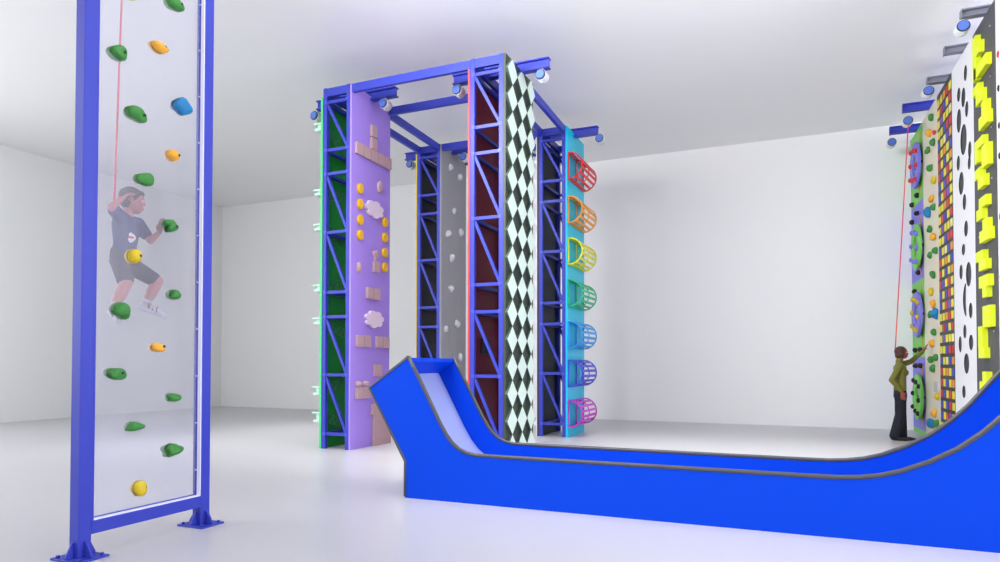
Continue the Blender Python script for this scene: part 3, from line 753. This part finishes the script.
hair = [('e', q(0, -.16, .30), (.78 * .112, .84 * .112, .76 * .112), R), ('e', q(0, -.34, -.08), (.70 * .112, .54 * .112, .62 * .112), R), ('e', q(0, .42, .62), (.5 * .112, .34 * .112, .24 * .112), R)]
solid('hair', hair, M_hair, cl, voxel=.006, smooth=4)
sh = []
for t_ in (-1, 0, 1):
    sh.append(('c', chest + side_ * .07 * t_ + V(0, 0, .03), belly + side_ * .042 * t_, .068, .064)); sh.append(('c', belly + side_ * .042 * t_, pelv + side_ * .043 * t_ + V(0, 0, .03), .064, .070))
sh += [('c', neck + V(0, 0, -.045), shR, .052, .056), ('c', neck + V(0, 0, -.045), shL, .052, .056), ('c', shR, shR.lerp(elR, .62), .056, .052), ('c', shL, shL.lerp(elL, .62), .056, .050)]
so = solid('t_shirt', sh, M_shirt, cl, voxel=.007, smooth=5)
# printed mark on the shirt front
fx = V(.97, -.10, 0).normalized(); cpt = V(-5.058, 3.878, 2.52)
m = MB()
rt = V(.10, .97, 0)
for a, b, w2, h2, mi in [(0, 0, .030, .010, 1), (-.012, .018, .012, .012, 0), (.020, .020, .012, .010, 0), (-.015, -.020, .014, .009, 0), (.018, -.018, .012, .010, 0), (.002, .034, .010, .006, 0), (0, -.036, .014, .005, 0), (-.03, 0, .006, .014, 0), (.036, .002, .006, .014, 0)]:
    c_ = cpt + rt * a + V(0, 0, b) 
    vs = [m.bm.verts.new(c_ + rt * i * w2 + V(0, 0, j * h2) + fx * d) for d in (-.02, .008) for i, j in ((-1, -1), (1, -1), (1, 1), (-1, 1))]
    for f_ in ((0, 1, 2, 3), (7, 6, 5, 4), (0, 4, 5, 1), (1, 5, 6, 2), (2, 6, 7, 3), (3, 7, 4, 0)): m.bm.faces.new([vs[i] for i in f_]).material_index = mi
m.build('print', [M_white, M_red2], so)
st = [('c', pelv + side_ * .043 * t_ + V(0, 0, .05), pelv + side_ * .043 * t_ + V(0, 0, -.02), .070, .078) for t_ in (-1, 0, 1)]
st += [('c', hipR, hipR.lerp(knR, .80), .078, .070), ('c', hipL, hipL.lerp(knL, .84), .080, .064)]
solid('shorts', st, M_shorts, cl, voxel=.007, smooth=4)
for an, kn, to in ((anR, knR, toR), (anL, knL, toL)):
    d = (to - an).normalized(); back = an - V(d.x, d.y, 0) * .03 + V(0, 0, -.025)
    s1 = solid('shoe', [('c', an + V(0, 0, -.005), back, .034, .036), ('c', back, to + V(0, 0, -.012), .036, .030), ('c', an.lerp(to, .5), to + d * .035 + V(0, 0, -.012), .034, .027)], M_shoe, cl, voxel=.005, smooth=3)
    u_ = V(-d.y, d.x, 0).normalized()
    m = MB()
    for k in range(3):
        c_ = an.lerp(to, .30 + .25 * k) + V(0, 0, .004)
        m.tube([c_ + u_ * .034 + V(0, 0, -.022), c_ + u_ * .022 + V(0, 0, .016), c_ + V(0, 0, .028), c_ - u_ * .022 + V(0, 0, .016), c_ - u_ * .034 + V(0, 0, -.022)], .006, n=6)
    m.build('laces', M_shoed, s1)
    MB().cyl(an + (kn - an).normalized() * .015, an + (kn - an).normalized() * .055, .034, .036, n=16).build('sock', M_shoe, cl)

# --- the woman at the beige panel
wm = thing('person', 'woman in olive top and dark trousers reaching up to the climbing panels', 'person', (2.16, 14.5, 0))
B = V(2.13, 14.50, 0)
def W(a, b, c): return B + V(a, b, c)
body = []
hd = W(.03, .01, 1.665)
q, R = head(body, hd, .118, (1, -.18, .05), (0, 0, 1))
body += [('c', hd + V(-.03, 0, -.06), W(-.02, 0, 1.47), .052, .055)]
shR, shL = W(-.03, -.165, 1.42), W(0, .165, 1.43)
elR, wrR = W(-.18, -.24, 1.15), W(-.01, -.22, .93)
elL, wrL = W(.22, .30, 1.50), W(.44, .40, 1.70)
for k in (-1, 0, 1):
    body += [('c', W(-.01, k * .085, 1.36), W(0, k * .07, 1.12), .088, .072), ('c', W(0, k * .07, 1.12), W(-.01, k * .075, .93), .072, .092)]
body += [('c', W(-.02, 0, 1.44), shR, .06, .055), ('c', W(-.02, 0, 1.44), shL, .06, .055), ('c', shR, elR, .048, .040), ('c', elR, wrR, .040, .026), ('c', shL, elL, .048, .040), ('c', elL, wrL, .040, .026)]
hand(body, wrR, (.15, .05, -.95), (.2, .9, 0), 1.0, .5, 1)
hand(body, wrL, (.45, .10, .85), (.9, .1, -.3), 1.0, .15, -1)
hR, hL = W(-.01, -.085, .88), W(0, .085, .88)
kR, kL = W(-.03, -.09, .48), W(.02, .09, .48)
aR, aL = W(-.12, -.09, .09), W(.03, .09, .08)
body += [('c', hR, kR, .09, .062), ('c', kR, aR, .06, .04), ('c', hL, kL, .09, .062), ('c', kL, aL, .06, .04), ('c', aR, aR + V(.12, -.01, -.05), .030, .022), ('c', aL, aL + V(.12, -.02, -.045), .030, .022)]
solid('body', body, M_skin2, wm, voxel=.009, smooth=4)
eyes(wm, q, .118, R)
solid('hair', [('e', q(0, -.20, .28), (.84 * .118, .90 * .118, .84 * .118), R), ('e', q(0, -.48, -.30), (.74 * .118, .56 * .118, .74 * .118), R), ('e', q(.45, .0, -.15), (.34 * .118, .42 * .118, .6 * .118), R), ('e', q(-.45, .0, -.15), (.34 * .118, .42 * .118, .6 * .118), R)], M_hair2, wm, voxel=.008, smooth=4)
sw = []
for k in (-1, 0, 1):
    sw += [('c', W(-.01, k * .09, 1.37), W(0, k * .075, 1.12), .098, .084), ('c', W(0, k * .075, 1.12), W(-.01, k * .08, .99), .084, .10)]
sw += [('e', W(.06, -.075, 1.29), (.065, .07, .07)), ('e', W(.06, .075, 1.29), (.065, .07, .07)), ('c', W(-.02, 0, 1.46), shR, .062, .064), ('c', W(-.02, 0, 1.46), shL, .062, .064), ('c', W(-.02, 0, 1.44), W(-.015, 0, 1.52), .066, .064),
       ('c', shR, elR, .060, .050), ('c', elR, wrR.lerp(elR, .08), .050, .036), ('c', shL, elL, .060, .050), ('c', elL, wrL.lerp(elL, .08), .050, .036)]
solid('sweater', sw, M_sweater, wm, voxel=.009, smooth=4)
tr = [('c', W(-.01, k * .075, 1.0), W(-.01, k * .078, .86), .090, .106) for k in (-1, 0, 1)]
tr += [('c', hR, kR, .104, .086), ('c', kR, aR + V(0, 0, .01), .086, .090), ('c', hL, kL, .104, .086), ('c', kL, aL + V(0, 0, .01), .086, .090)]
solid('trousers', tr, M_trouser, wm, voxel=.009, smooth=4)
for a in (aR, aL):
    solid('shoe', [('c', a + V(-.03, 0, -.04), a + V(.06, 0, -.045), .042, .042), ('c', a + V(.06, 0, -.045), a + V(.19, -.015, -.055), .042, .030)], M_dark, wm, voxel=.007, smooth=3)
